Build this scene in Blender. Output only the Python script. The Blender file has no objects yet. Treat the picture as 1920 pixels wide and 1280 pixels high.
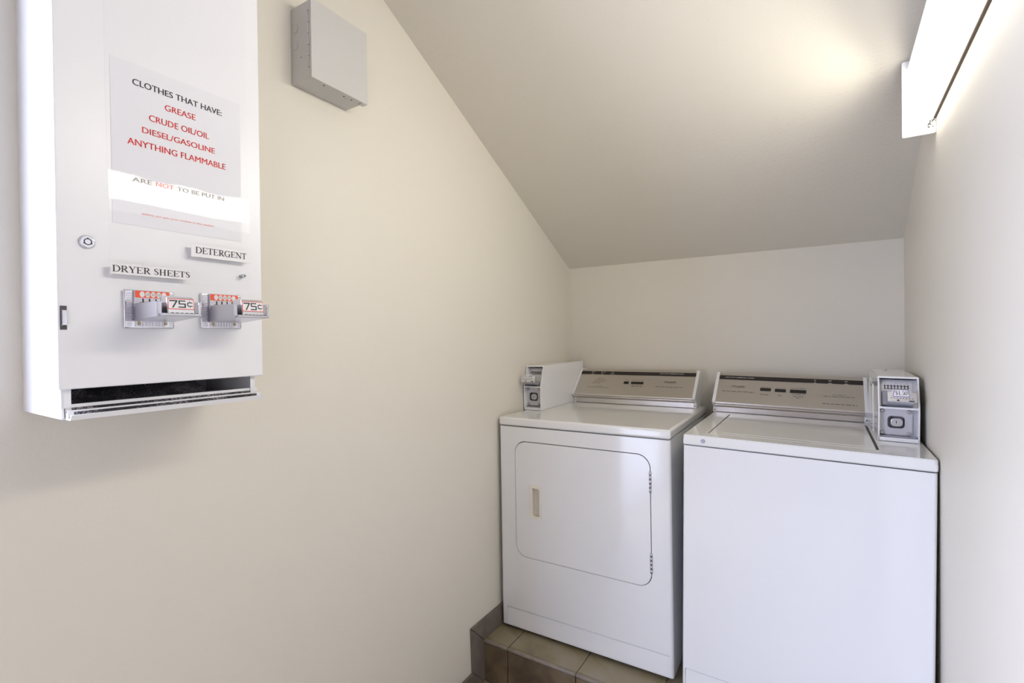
import bpy, bmesh, math, random
from math import sin, cos, pi, radians, sqrt, atan2
from mathutils import Vector, Matrix

SC = bpy.context.scene
COL = SC.collection
random.seed(7)

# ------------------------------------------------------------------ camera
F, YAW, PITCH, ROLL = 927.24, .5544, -.0064, -.0122
CPOS = Vector((1.2045, -2.5878, 1.2635))
fw = Vector((-sin(YAW) * cos(PITCH), cos(YAW) * cos(PITCH), sin(PITCH)))
rt = Vector((cos(YAW), sin(YAW), 0))
up = rt.cross(fw)
r2 = rt * cos(ROLL) + up * sin(ROLL)
u2 = -rt * sin(ROLL) + up * cos(ROLL)
cam = bpy.data.cameras.new('camera')
camo = bpy.data.objects.new('camera', cam)
COL.objects.link(camo)
cam.sensor_width = 36
cam.sensor_fit = 'HORIZONTAL'
cam.lens = F * 36 / 1920
cam.clip_start = .02
m3 = Matrix((r2, u2, -fw)).transposed()
camo.matrix_world = Matrix.Translation(CPOS) @ m3.to_4x4()
SC.camera = camo

# ------------------------------------------------------------------ world, exposure
SKY = 1.0
LAMP = 3.0          # glow of the diffuser
LAMP_W = 6.5        # light of its tubes
w = bpy.data.worlds.new('world')
SC.world = w
w.use_nodes = True
nt = w.node_tree
bg = nt.nodes['Background']
bg.inputs[0].default_value = (.67, .74, 1.0, 1)
bg.inputs[1].default_value = SKY * 15.0
SC.view_settings.view_transform = 'Standard'
SC.view_settings.look = 'None'
SC.view_settings.gamma = 1
SC.view_settings.exposure = 0.10
SC.view_settings.use_curve_mapping = False

# light sent in by the sky through the open doorway behind the camera, on the left
pl = bpy.data.lights.new('doorway_portal', 'AREA')
pl.shape = 'RECTANGLE'
pl.size, pl.size_y = 2.45, 1.52
pl.cycles.is_portal = True
po = bpy.data.objects.new('doorway_portal', pl)
po.location = (-.12, -3.23, 1.06)
po.rotation_euler = (0, radians(-90), 0)
COL.objects.link(po)


# ------------------------------------------------------------------ materials
def srgb(r, g, b):
    f = lambda c: (c / 255 / 12.92) if c <= 10.3 else ((c / 255 + .055) / 1.055) ** 2.4
    return (f(r), f(g), f(b), 1)


def mat(name, col, rough=.5, metal=0., bump=0., bscale=60, bdist=.001, coat=0., emit=None, var=0., vscale=5, spec=.5):
    m = bpy.data.materials.new(name)
    m.use_nodes = True
    t = m.node_tree
    p = t.nodes['Principled BSDF']
    p.inputs['Base Color'].default_value = col
    p.inputs['Roughness'].default_value = rough
    p.inputs['Metallic'].default_value = metal
    p.inputs['Specular IOR Level'].default_value = spec
    if coat:
        p.inputs['Coat Weight'].default_value = coat
        p.inputs['Coat Roughness'].default_value = .06
    if emit:
        p.inputs['Emission Color'].default_value = emit[0]
        p.inputs['Emission Strength'].default_value = emit[1]
    tc = None
    if bump or var:
        tc = t.nodes.new('ShaderNodeTexCoord')
    if bump:
        n = t.nodes.new('ShaderNodeTexNoise')
        n.inputs['Scale'].default_value = bscale
        n.inputs['Detail'].default_value = 4
        t.links.new(tc.outputs['Object'], n.inputs['Vector'])
        b = t.nodes.new('ShaderNodeBump')
        b.inputs['Strength'].default_value = bump
        b.inputs['Distance'].default_value = bdist
        t.links.new(n.outputs['Fac'], b.inputs['Height'])
        t.links.new(b.outputs['Normal'], p.inputs['Normal'])
    if var:
        n = t.nodes.new('ShaderNodeTexNoise')
        n.inputs['Scale'].default_value = vscale
        n.inputs['Detail'].default_value = 6
        t.links.new(tc.outputs['Object'], n.inputs['Vector'])
        r = t.nodes.new('ShaderNodeValToRGB')
        r.color_ramp.elements[0].position = .3
        r.color_ramp.elements[1].position = .7
        r.color_ramp.elements[0].color = tuple(c * (1 - var) for c in col[:3]) + (1,)
        r.color_ramp.elements[1].color = tuple(min(1, c * (1 + var)) for c in col[:3]) + (1,)
        t.links.new(n.outputs['Fac'], r.inputs['Fac'])
        t.links.new(r.outputs['Color'], p.inputs['Base Color'])
    return m


M_WALL = mat('wall_paint', (.73, .69, .60, 1), .55, bump=.35, bscale=160, bdist=.0012)
M_CEIL = mat('ceiling_paint', (.70, .66, .575, 1), .6, bump=.45, bscale=110, bdist=.002)
M_WHITE = mat('white_enamel', (.80, .80, .80, 1), .12, coat=.4)
M_WHITE2 = mat('white_enamel_top', (.80, .80, .785, 1), .12, coat=.4)
M_VEND = mat('vending_white_paint', (.83, .835, .84, 1), .32, bump=.05, bscale=25, bdist=.0008)
M_GREYBOX = mat('grey_box_paint', (.56, .545, .52, 1), .4)
M_GREYDK = mat('grey_knockout', (.47, .455, .43, 1), .45)
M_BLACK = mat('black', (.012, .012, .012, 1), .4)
M_INK = mat('dark_ink', (.035, .035, .045, 1), .6)
M_PRINT = mat('console_ink', (.10, .09, .08, 1), .6)
M_RED = mat('red_ink', (.80, .055, .05, 1), .6)
M_PAPER = mat('paper', (.80, .80, .82, 1), .7)
M_LABEL = mat('label_paper', (.84, .83, .82, 1), .6)
M_CHROME = mat('chrome', (.74, .74, .78, 1), .08, 1.0)
M_CHROMEB = mat('brushed_chrome', (.60, .60, .65, 1), .28, 1.0, bump=.1, bscale=300)
M_ALU = mat('brushed_aluminium', (.60, .565, .52, 1), .30, .85, bump=.05, bscale=400, bdist=.0003)
M_DARKBAND = mat('dark_band', (.022, .016, .016, 1), .45)
M_TEXTW = mat('white_print', (.8, .8, .78, 1), .6)
M_ORANGE = mat('orange_label', (.92, .105, .04, 1), .5)
M_REDBORDER = mat('red_border', (.85, .10, .08, 1), .5)
M_PURPLE = mat('purple_border', (.12, .08, .38, 1), .5)
M_BRASS = mat('brass', (.40, .32, .17, 1), .25, 1.0)
M_CREAM = mat('cream_plastic', (.78, .74, .63, 1), .35)
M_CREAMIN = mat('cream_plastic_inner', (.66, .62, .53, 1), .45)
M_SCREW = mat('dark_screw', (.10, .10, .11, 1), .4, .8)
M_STEEL = mat('steel', (.55, .55, .58, 1), .3, 1.0)
M_VAULT = mat('cast_vault_metal', (.60, .60, .645, 1), .38, .6)
M_RECESS = mat('vault_recess', (.30, .30, .34, 1), .4, .5)
M_SKIRT = mat('skirting_tile', (.155, .132, .110, 1), .45, var=.2, vscale=14, bump=.2, bscale=40)
M_GROUT = mat('grout', (.22, .19, .155, 1), .8)
M_NOSING = mat('nosing_tile', (.24, .205, .165, 1), .4, var=.2, vscale=20)
M_GROUND = mat('outside_concrete', (.45, .45, .46, 1), .9, var=.1)
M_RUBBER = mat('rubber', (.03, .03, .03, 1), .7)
M_DARKWALL = mat('dark_bounce_damper', (.14, .10, .07, 1), .6, var=.2)  # dark brown picked so unseen surfaces behind the camera bounce less light
M_BOLT = mat('bolt_steel', (.42, .42, .46, 1), .25, 1.0)
M_GREYTXT = mat('grey_print', (.25, .25, .25, 1), .6)
M_CAP = None
M_PAN = mat('shaded_lamp_base', (.07, .05, .04, 1), .7)  # dark brown puts the shadow gap at the wall into the colour


def tile_mat(name, a, b, c):
    m = bpy.data.materials.new(name)
    m.use_nodes = True
    t = m.node_tree
    p = t.nodes['Principled BSDF']
    p.inputs['Roughness'].default_value = .42
    tc = t.nodes.new('ShaderNodeTexCoord')
    n = t.nodes.new('ShaderNodeTexNoise')
    n.inputs['Scale'].default_value = 7
    n.inputs['Detail'].default_value = 8
    n.inputs['Distortion'].default_value = .6
    t.links.new(tc.outputs['Object'], n.inputs['Vector'])
    r = t.nodes.new('ShaderNodeValToRGB')
    e = r.color_ramp.elements
    e[0].position, e[0].color = .3, a
    e[1].position, e[1].color = .7, c
    k = e.new(.5)
    k.color = b
    t.links.new(n.outputs['Fac'], r.inputs['Fac'])
    t.links.new(r.outputs['Color'], p.inputs['Base Color'])
    bmp = t.nodes.new('ShaderNodeBump')
    bmp.inputs['Strength'].default_value = .4
    bmp.inputs['Distance'].default_value = .004
    t.links.new(n.outputs['Fac'], bmp.inputs['Height'])
    t.links.new(bmp.outputs['Normal'], p.inputs['Normal'])
    return m


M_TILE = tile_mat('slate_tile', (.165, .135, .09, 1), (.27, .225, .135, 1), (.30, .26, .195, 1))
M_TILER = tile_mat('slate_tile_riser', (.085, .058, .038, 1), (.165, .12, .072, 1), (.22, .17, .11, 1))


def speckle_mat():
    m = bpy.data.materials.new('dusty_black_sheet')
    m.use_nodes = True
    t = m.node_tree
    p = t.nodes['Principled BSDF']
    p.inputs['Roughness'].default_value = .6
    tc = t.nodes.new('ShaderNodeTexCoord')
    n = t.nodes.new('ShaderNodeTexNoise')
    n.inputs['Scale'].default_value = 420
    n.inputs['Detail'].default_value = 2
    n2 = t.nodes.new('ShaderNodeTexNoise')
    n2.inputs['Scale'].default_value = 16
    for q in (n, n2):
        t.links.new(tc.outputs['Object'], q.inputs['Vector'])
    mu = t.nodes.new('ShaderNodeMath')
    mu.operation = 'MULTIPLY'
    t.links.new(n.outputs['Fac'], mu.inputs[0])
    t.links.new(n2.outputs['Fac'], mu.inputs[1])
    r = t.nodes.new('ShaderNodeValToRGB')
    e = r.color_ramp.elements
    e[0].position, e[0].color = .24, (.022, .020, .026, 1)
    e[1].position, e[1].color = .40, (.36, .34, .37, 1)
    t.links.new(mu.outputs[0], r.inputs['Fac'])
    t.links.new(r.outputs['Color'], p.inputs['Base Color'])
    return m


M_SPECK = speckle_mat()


def clear_mat():
    m = bpy.data.materials.new('clear_acrylic')
    m.use_nodes = True
    t = m.node_tree
    t.nodes.clear()
    o = t.nodes.new('ShaderNodeOutputMaterial')
    mix = t.nodes.new('ShaderNodeMixShader')
    tr = t.nodes.new('ShaderNodeBsdfTransparent')
    tr.inputs[0].default_value = (1, 1, 1, 1)
    gl = t.nodes.new('ShaderNodeBsdfGlossy')
    gl.inputs['Roughness'].default_value = .03
    fr = t.nodes.new('ShaderNodeFresnel')
    fr.inputs[0].default_value = 1.34
    tc = t.nodes.new('ShaderNodeTexCoord')
    mp = t.nodes.new('ShaderNodeMapping')
    mp.inputs['Scale'].default_value = (1, 3, 9)
    n = t.nodes.new('ShaderNodeTexNoise')
    n.inputs['Scale'].default_value = 1.6
    n.inputs['Detail'].default_value = 2
    b = t.nodes.new('ShaderNodeBump')
    b.inputs['Strength'].default_value = .5
    b.inputs['Distance'].default_value = .0009
    L = t.links.new
    L(tc.outputs['Object'], mp.inputs[0])
    L(mp.outputs[0], n.inputs['Vector'])
    L(n.outputs['Fac'], b.inputs['Height'])
    L(b.outputs['Normal'], gl.inputs['Normal'])
    ge = t.nodes.new('ShaderNodeNewGeometry')
    iv = t.nodes.new('ShaderNodeMath')
    iv.operation = 'SUBTRACT'
    iv.inputs[0].default_value = 1.0
    mu = t.nodes.new('ShaderNodeMath')
    mu.operation = 'MULTIPLY'
    L(ge.outputs['Backfacing'], iv.inputs[1])
    L(iv.outputs[0], mu.inputs[0])
    L(fr.outputs[0], mu.inputs[1])
    L(mu.outputs[0], mix.inputs[0])
    L(tr.outputs[0], mix.inputs[1])
    L(gl.outputs[0], mix.inputs[2])
    L(mix.outputs[0], o.inputs[0])
    return m


M_CLEAR = clear_mat()
M_LENS = mat('lit_diffuser', (.9, .9, .88, 1), .3, emit=((1.0, .955, .84, 1), LAMP))
M_CAP = mat('white_lamp_plastic', (.86, .86, .85, 1), .4)
_p = M_CAP.node_tree.nodes['Principled BSDF']
_p.inputs['Subsurface Weight'].default_value = .4
_p.inputs['Subsurface Radius'].default_value = (.02, .02, .02)


# ------------------------------------------------------------------ object helpers
class MB:
    """collects shapes in one bmesh, then links them as one mesh object"""

    def __init__(s):
        s.bm = bmesh.new()
        s.mats = []

    def mi(s, m):
        if m not in s.mats:
            s.mats.append(m)
        return s.mats.index(m)

    def _add(s, tmp, m):
        i = s.mi(m)
        mp = {v: s.bm.verts.new(v.co) for v in tmp.verts}
        for f in tmp.faces:
            try:
                nf = s.bm.faces.new([mp[v] for v in f.verts])
                nf.material_index = i
                nf.smooth = f.smooth
            except ValueError:
                pass
        tmp.free()

    def box(s, lo, hi, m, bev=0., seg=3):
        t = bmesh.new()
        bmesh.ops.create_cube(t, size=1)
        for v in t.verts:
            v.co = Vector([lo[k] + (v.co[k] + .5) * (hi[k] - lo[k]) for k in range(3)])
        if bev:
            r = bmesh.ops.bevel(t, geom=list(t.edges), offset=bev, segments=seg, affect='EDGES', profile=.5)
            for f in r['faces']:
                f.smooth = True
        s._add(t, m)
        return s

    def prism(s, pts, fn, a, b, m, bev=0., seg=2):
        """closed 2-D outline pts mapped by fn(u, v, h) and extruded from h=a to h=b"""
        t = bmesh.new()
        A = [t.verts.new(fn(u, v, a)) for u, v in pts]
        B = [t.verts.new(fn(u, v, b)) for u, v in pts]
        n = len(pts)
        t.faces.new(A[::-1])
        t.faces.new(B)
        for k in range(n):
            t.faces.new((A[k], A[(k + 1) % n], B[(k + 1) % n], B[k]))
        bmesh.ops.recalc_face_normals(t, faces=list(t.faces))
        if bev:
            bmesh.ops.bevel(t, geom=list(t.edges), offset=bev, segments=seg, affect='EDGES', profile=.5)
        s._add(t, m)
        return s

    def plate(s, outer, holes, fn, a, b, m):
        """flat plate with holes, mapped by fn(u, v, h), thickness a..b"""
        t = bmesh.new()
        loops = []
        for lp in [outer] + holes:
            vs = [t.verts.new((u, v, 0)) for u, v in lp]
            es = [t.edges.new((vs[k], vs[(k + 1) % len(vs)])) for k in range(len(vs))]
            loops.append((vs, es))
        bmesh.ops.triangle_fill(t, edges=list(t.edges), use_beauty=True, use_dissolve=False)
        faces = list(t.faces)
        A = {}
        B = {}
        for vs, _ in loops:
            for v in vs:
                A[v] = s.bm.verts.new(fn(v.co.x, v.co.y, a))
                B[v] = s.bm.verts.new(fn(v.co.x, v.co.y, b))
        i = s.mi(m)
        new = []
        for f in faces:
            new.append(s.bm.faces.new([A[v] for v in f.verts]))
            new.append(s.bm.faces.new([B[v] for v in reversed(f.verts)]))
        for vs, _ in loops:
            n = len(vs)
            for k in range(n):
                p, q = vs[k], vs[(k + 1) % n]
                new.append(s.bm.faces.new((A[p], A[q], B[q], B[p])))
        for f in new:
            f.material_index = i
        bmesh.ops.recalc_face_normals(s.bm, faces=new)
        t.free()
        return s

    def cyl(s, c, ax, r, h, m, n=20, r2=None, bev=0.):
        """cylinder with its base centre at c, growing h along ax"""
        t = bmesh.new()
        bmesh.ops.create_cone(t, cap_ends=True, segments=n, radius1=r, radius2=r if r2 is None else r2, depth=h)
        if bev:
            es = [e for e in t.edges if all(v.co.z > 0 for v in e.verts)]
            bmesh.ops.bevel(t, geom=es, offset=bev, segments=2, affect='EDGES', profile=.5)
        q = Vector((0, 0, 1)).rotation_difference(Vector(ax).normalized()).to_matrix()
        cc = Vector(c) + Vector(ax).normalized() * h / 2
        for v in t.verts:
            v.co = q @ v.co + cc
        for f in t.faces:
            f.smooth = len(f.verts) == 4
        s._add(t, m)
        return s

    def ring(s, c, ax, ro, ri, h, m, n=24):
        a = Vector(ax).normalized()
        u = a.orthogonal().normalized()
        v = a.cross(u)
        C = Vector(c)
        fn = lambda x, y, hh: C + u * x + v * y + a * hh
        o = [(ro * cos(2 * pi * k / n), ro * sin(2 * pi * k / n)) for k in range(n)]
        i = [(ri * cos(2 * pi * k / n), ri * sin(2 * pi * k / n)) for k in range(n)]
        return s.plate(o, [i], fn, 0, h, m)

    def quad(s, pts, m):
        f = s.bm.faces.new([s.bm.verts.new(p) for p in pts])
        f.material_index = s.mi(m)
        return s

    def strip(s, pts, ws, fn, m):
        """flat stroke along 2-D points with width ws, on a surface fn(u, v)"""
        if not isinstance(ws, (list, tuple)):
            ws = [ws] * len(pts)
        L = []
        n = len(pts)
        for k in range(n):
            p0 = Vector(pts[max(0, k - 1)])
            p1 = Vector(pts[min(n - 1, k + 1)])
            d = (p1 - p0)
            d = d.normalized() if d.length else Vector((1, 0))
            nn = Vector((-d.y, d.x)) * ws[k] / 2
            p = Vector(pts[k])
            L.append((s.bm.verts.new(fn(*(p + nn))), s.bm.verts.new(fn(*(p - nn)))))
        i = s.mi(m)
        for k in range(n - 1):
            f = s.bm.faces.new((L[k][0], L[k][1], L[k + 1][1], L[k + 1][0]))
            f.material_index = i
        return s

    def text(s, body, fn, u0, u1, v0, v1, m, bold=0., shear=0.):
        """sans lettering filling u0..u1, v0..v1 on a surface fn(u, v)"""
        cu = bpy.data.curves.new('t', 'FONT')
        cu.body = body
        cu.offset = bold
        cu.shear = shear
        cu.resolution_u = 3
        ob = bpy.data.objects.new('t', cu)
        COL.objects.link(ob)
        dg = bpy.context.evaluated_depsgraph_get()
        ev = ob.evaluated_get(dg)
        me = ev.to_mesh()
        xs = [v.co.x for v in me.vertices]
        ys = [v.co.y for v in me.vertices]
        x0, x1, y0, y1 = min(xs), max(xs), min(ys), max(ys)
        i = s.mi(m)
        vs = [s.bm.verts.new(fn(u0 + (v.co.x - x0) / (x1 - x0) * (u1 - u0), v0 + (v.co.y - y0) / (y1 - y0) * (v1 - v0))) for v in me.vertices]
        for p in me.polygons:
            try:
                f = s.bm.faces.new([vs[k] for k in p.vertices])
                f.material_index = i
            except ValueError:
                pass
        ev.to_mesh_clear()
        bpy.data.objects.remove(ob)
        bpy.data.curves.remove(cu)
        return s

    def done(s, name, parent=None, off=(0, 0, 0), **props):
        me = bpy.data.meshes.new(name)
        if any(off):
            bmesh.ops.translate(s.bm, verts=list(s.bm.verts), vec=-Vector(off))
        s.bm.to_mesh(me)
        s.bm.free()
        for m in s.mats:
            me.materials.append(m)
        o = bpy.data.objects.new(name, me)
        COL.objects.link(o)
        if parent:
            o.parent = parent
        for k, v in props.items():
            o[k] = v
        return o


def thing(name, label, cat, loc=(0, 0, 0), rot=(0, 0, 0), group=None):
    o = bpy.data.objects.new(name, None)
    o.empty_display_size = .1
    COL.objects.link(o)
    o.location = loc
    o.rotation_euler = rot
    o['label'] = label
    o['category'] = cat
    if group:
        o['group'] = group
    return o


def rrect(u0, u1, v0, v1, r, n=8):
    P = []
    for cx, cy, a0 in ((u1 - r, v0 + r, -90), (u1 - r, v1 - r, 0), (u0 + r, v1 - r, 90), (u0 + r, v0 + r, 180)):
        for k in range(n + 1):
            a = radians(a0 + 90 * k / n)
            P.append((cx + r * cos(a), cy + r * sin(a)))
    return P


def rect(u0, u1, v0, v1):
    return [(u0, v0), (u1, v0), (u1, v1), (u0, v1)]


def arc(cx, cy, rx, ry, a0, a1, n=14):
    return [(cx + rx * cos(radians(a0 + (a1 - a0) * k / n)), cy + ry * sin(radians(a0 + (a1 - a0) * k / n))) for k in range(n + 1)]


# ---- serif capitals as strokes: (points, widths) in cap-height units
K, k_ = .15, .06


def V(x, a=0., b=1., t=K): return ([(x, a), (x, b)], t)


def H(a, b, y, t=k_): return ([(a, y), (b, y)], t)


def ARC(cx, cy, rx, ry, a0, a1, n=16):
    p = arc(cx, cy, rx, ry, a0, a1, n)
    w = [k_ + (K - k_) * abs(cos(radians(a0 + (a1 - a0) * i / n))) for i in range(n + 1)]
    return (p, w)


S_ = ([(.52, .76), (.49, .87), (.40, .95), (.29, .965), (.18, .92), (.13, .81), (.15, .69), (.25, .59), (.40, .49), (.50, .37), (.51, .22), (.44, .10), (.32, .035), (.20, .06), (.12, .14), (.09, .27)],
      [.06, .06, .06, .07, .1, .13, .14, .15, .15, .15, .14, .11, .07, .06, .06, .06])
GLYPH = {
    'D': (.9, [V(.19), H(.04, .42, .97), H(.04, .42, .03), ARC(.40, .5, .40, .47, 90, -90)]),
    'E': (.78, [V(.19), H(.04, .68, .97), H(.04, .70, .03), H(.19, .5, .5), V(.66, .78, 1, k_), V(.69, 0, .24, k_), V(.5, .4, .6, k_)]),
    'T': (.74, [V(.36), H(.03, .69, .97), V(.05, .76, 1, k_), V(.67, .76, 1, k_), H(.2, .52, .03)]),
    'R': (.84, [V(.19), H(.04, .36, .97), H(.04, .34, .03), ARC(.36, .735, .25, .235, 90, -90), H(.19, .38, .5), ([(.38, .5), (.70, .03)], K), H(.64, .84, .03)]),
    'G': (.9, [ARC(.45, .5, .38, .47, 48, 318, 22), V(.72, .05, .45), H(.55, .88, .45), V(.72, .74, .98, k_)]),
    'N': (.92, [V(.16, 0, 1, k_), ([(.14, .96), (.74, .02)], K), V(.75, 0, 1, k_), H(.03, .30, .03), H(.02, .2, .97), H(.61, .89, .97)]),
    'Y': (.84, [([(.13, .97), (.42, .44)], K), ([(.70, .97), (.45, .44)], k_), V(.42, 0, .46), H(.0, .3, .97), H(.55, .84, .97), H(.27, .58, .03)]),
    'S': (.62, [S_]),
    'H': (.92, [V(.2), V(.7), H(.2, .7, .5), H(.05, .35, .97), H(.05, .35, .03), H(.55, .85, .97), H(.55, .85, .03)]),
    '$': (.62, [S_, V(.31, -.12, 1.12, k_)]),
    '1': (.5, [V(.27), H(.1, .44, .03), ([(.27, .97), (.08, .82)], k_)]),
    '5': (.6, [H(.16, .52, .94, .12), V(.17, .5, .95, k_), ARC(.27, .31, .23, .28, 110, -150)]),
    '0': (.58, [ARC(.28, .5, .22, .47, 0, 360, 24)]),
    '.': (.28, [([(.05, .07), (.2, .07)], .15)]),
    ' ': (.34, []),
}


def serif(mb, body, fn, u0, u1, v0, v1, m):
    tot = sum(GLYPH[c][0] for c in body)
    sx = (u1 - u0) / tot
    sy = v1 - v0
    x = 0
    for c in body:
        adv, st = GLYPH[c]
        for pts, ws in st:
            mb.strip([(x + a, b) for a, b in pts], ws, lambda a, b: fn(u0 + a * sx, v0 + b * sy), m)
        x += adv


def price75(mb, fn, u0, u1, v0, v1, m):
    """wide squared 75c lettering"""
    G = [([(0, .92), (.30, .92), (.10, 0)], .17), ([(.66, .92), (.40, .92), (.40, .52), (.66, .52), (.66, .09), (.38, .09)], .15),
         ([(.97, .72), (.80, .72), (.77, .5), (.80, .26), (.97, .26)], .12), ([(.88, 1.0), (.88, .72)], .05), ([(.88, .26), (.88, -.02)], .05)]
    for pts, wv in G:
        for a, b in zip(pts, pts[1:]):
            hor = abs(a[1] - b[1]) < .01
            mb.strip([a, b] if not hor else [(a[0] - .025 * (1 if b[0] > a[0] else -1), a[1]), (b[0] + .025 * (1 if b[0] > a[0] else -1), b[1])],
                     wv if hor else wv * .42, lambda x, y: fn(u0 + x * (u1 - u0), v0 + y * (v1 - v0)), m)


def dashes(mb, fn, u0, u1, v, h, m, seed=1):
    """a line of print too small to read: word-long bars"""
    rnd = random.Random(seed)
    x = u0
    while x < u1 - .002:
        l = min(rnd.uniform(.008, .022), u1 - x)
        mb.quad([fn(x, v - h / 2), fn(x + l, v - h / 2), fn(x + l, v + h / 2), fn(x, v + h / 2)], m)
        x += l + .0035


# ------------------------------------------------------------------ the room
WX = -.006          # face of the left wall
FL = -.172          # lower floor
YR = -4.0           # wall behind the camera
YD = -2.46          # where the left wall ends at the open doorway
ZD = 2.30
RW0, RWS = 1.5077, .022
rw = lambda y: RW0 + RWS * y
CH, CS = 1.6565, .5143
cz = lambda y: CH - CS * y
FR = -.898          # front of the raised step
I3 = lambda u, v, h: (h, u, v)

mb = MB()
mb.plate([(.15, FL - .1), (.15, cz(.15) + .1), (YR, cz(YR) + .1), (YR, ZD), (YD, ZD), (YD, FL - .1)], [], I3, WX - .12, WX, M_WALL)
mb.done('wall_left', kind='structure')
mb = MB()
mb.box((WX - .12, 0, FL - .1), (rw(0) + .12, .12, CH), M_WALL)
mb.done('wall_back', kind='structure')
mb = MB()
y0, y1 = YR - .15, .15
P = [(rw(y1), y1), (rw(y0), y0), (rw(y0) + .12, y0), (rw(y1) + .12, y1)]
t = bmesh.new()
lo = [t.verts.new((x, y, FL - .1)) for x, y in P]
hi = [t.verts.new((x, y, cz(y) + .1)) for x, y in P]
t.faces.new(lo)
t.faces.new(hi[::-1])
for k in range(4):
    t.faces.new((lo[k], hi[k], hi[(k + 1) % 4], lo[(k + 1) % 4]))
bmesh.ops.recalc_face_normals(t, faces=list(t.faces))
mb._add(t, M_WALL)
mb.done('wall_right', kind='structure')
mb = MB()
mb.prism([(.15, cz(.15)), (YR - .15, cz(YR - .15)), (YR - .15, cz(YR - .15) + .1), (.15, cz(.15) + .1)], I3, WX - .12, rw(0) + .12, M_CEIL)
mb.done('ceiling', kind='structure')
mb = MB()
xf = lambda u, v, h: (u, h, v)
mb.plate(rect(WX - .12, rw(YR) + .12, FL - .1, cz(YR) + .05), [], xf, YR - .12, YR, M_DARKWALL)
mb.done('wall_front', kind='structure')
mb = MB()
mb.box((WX - .12, YR - .12, FL - .1), (rw(0) + .12, 0, FL), M_GROUT)
# lower floor tiles
for i in range(-1, 6):
    for j in range(11):
        xa, xb = max(WX, .117 + .303 * (i - 1)), min(rw(-2.9) + .05, .117 + .303 * i)
        if xb - xa < .02:
            continue
        yb = FR - .303 * j
        ya = max(YR, yb - .303)
        if yb - ya < .02:
            continue
        mb.box((xa + .0015, ya + .0015, FL - .02), (xb - .0015, yb - .0015, FL + .003), M_TILE, .002, 1)
mb.done('floor', kind='structure')
mb = MB()
mb.box((-40, -40, FL - .2), (WX - .12, 30, FL - .02), M_GROUND)
mb.done('ground', kind='structure')

# unseen dark slab added by the right wall to cut bounce light
mb = MB()
mb.box((rw(-2.5) - .07, -2.98, FL + .008), (rw(-2.5) - .025, -2.05, 2.03), M_DARKWALL, .003, 1)
mb.done('bounce_blocker', kind='structure')

# raised tiled step under the machines
mb = MB()
mb.box((WX, FR + .012, FL), (rw(0) + .05, 0, -.006), M_GROUT)
xs = [WX] + [.117 + .303 * i for i in range(5)]
xs = [x for x in xs if x < rw(-.5)] + [rw(-.4)]
for xa, xb in zip(xs, xs[1:]):
    for yy in range(3):
        ya, yb = FR + .012 + .303 * yy, min(-.001, FR + .012 + .303 * (yy + 1))
        mb.box((xa + .0015, ya + .0015, -.02), (xb - .0015, yb - .0015, 0), M_TILE, .002, 1)
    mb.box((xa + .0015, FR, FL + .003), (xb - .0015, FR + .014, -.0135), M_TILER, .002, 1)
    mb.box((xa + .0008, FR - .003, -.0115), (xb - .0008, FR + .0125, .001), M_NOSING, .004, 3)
mb.done('floor_step', kind='structure')

# stepped skirting along the left wall
sk = .088
mb = MB()
A_, B_ = (FR - sk, sk), (FR, 0.)
C_, D_ = (FR - sk + .0065, FL + .078), (FR, FL)
mb.prism([A_, B_, (-.002, 0), (-.002, sk)], I3, WX, .005, M_SKIRT, .0015, 1)
mb.prism([(A_[0], A_[1] - .0025), (B_[0], B_[1] - .0025), D_, C_], I3, WX, .005, M_SKIRT, .0015, 1)
mb.prism([(C_[0], C_[1] - .0025), (D_[0], D_[1] - .0025), (YD, FL), (YD, FL + .078)], I3, WX, .005, M_SKIRT, .0015, 1)
mb.done('baseboard_left', kind='structure')

# ------------------------------------------------------------------ wall lamp
yE = -.7665
ZL = 1.8275
fx = thing('wall_lamp', 'long lit fluorescent wall lamp with white end plate, high on the right wall', 'lamp', (rw(yE), yE, ZL), (0, 0, -atan2(RWS, 1)))
# local frame: x = away from wall (negative), y along the wall toward the camera (negative), z up
LF = -1.24
lx = lambda u, v, h: (-u, h, v)
mb = MB()
mb.prism([(p[0], p[1]) for p in rrect(.0005, .0755, 0, .218, .004, 3)], lx, -.0055, 0, M_CAP)
mb.done('end_cap', fx)
mb = MB()
mb.prism([(p[0], p[1]) for p in rrect(.0005, .0755, 0, .218, .004, 3)], lx, LF, LF + .0055, M_CAP)
mb.done('end_cap', fx)
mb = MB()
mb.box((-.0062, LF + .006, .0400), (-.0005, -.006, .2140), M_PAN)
mb.done('base_pan', fx, label='metal base with painted gap shadow')
prof = [(.0066, .043), (.048, .016), (.056, .026), (.060, .060), (.065, .115), (.066, .168), (.061, .194), (.049, .205), (.0066, .208)]
mb = MB()
mb.prism(prof, lx, LF + .006, -.006, M_LENS)
mb.done('diffuser', fx, label='glowing white diffuser')
mb = MB()
mb.prism([(.0066, .2088), (.0495, .2058), (.0618, .1945), (.0628, .1955), (.0502, .2075), (.0066, .2105)], lx, LF + .006, -.006, M_CAP)
mb.done('top_light_shield', fx)  # unseen shield added to keep the diffuser's light off the ceiling
tl = bpy.data.lights.new('tube_light', 'AREA')
tl.shape = 'RECTANGLE'
tl.size, tl.size_y = .17, 1.20
tl.energy = LAMP_W
tl.spread = radians(135)
tl.color = (1.0, .945, .82)
to = bpy.data.objects.new('tube_light', tl)
COL.objects.link(to)
to.parent = fx
to.location = (-.069, LF / 2, .105)
to.rotation_euler = (0, radians(90 - 14), 0)
mb = MB()
rnd = random.Random(3)
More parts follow.
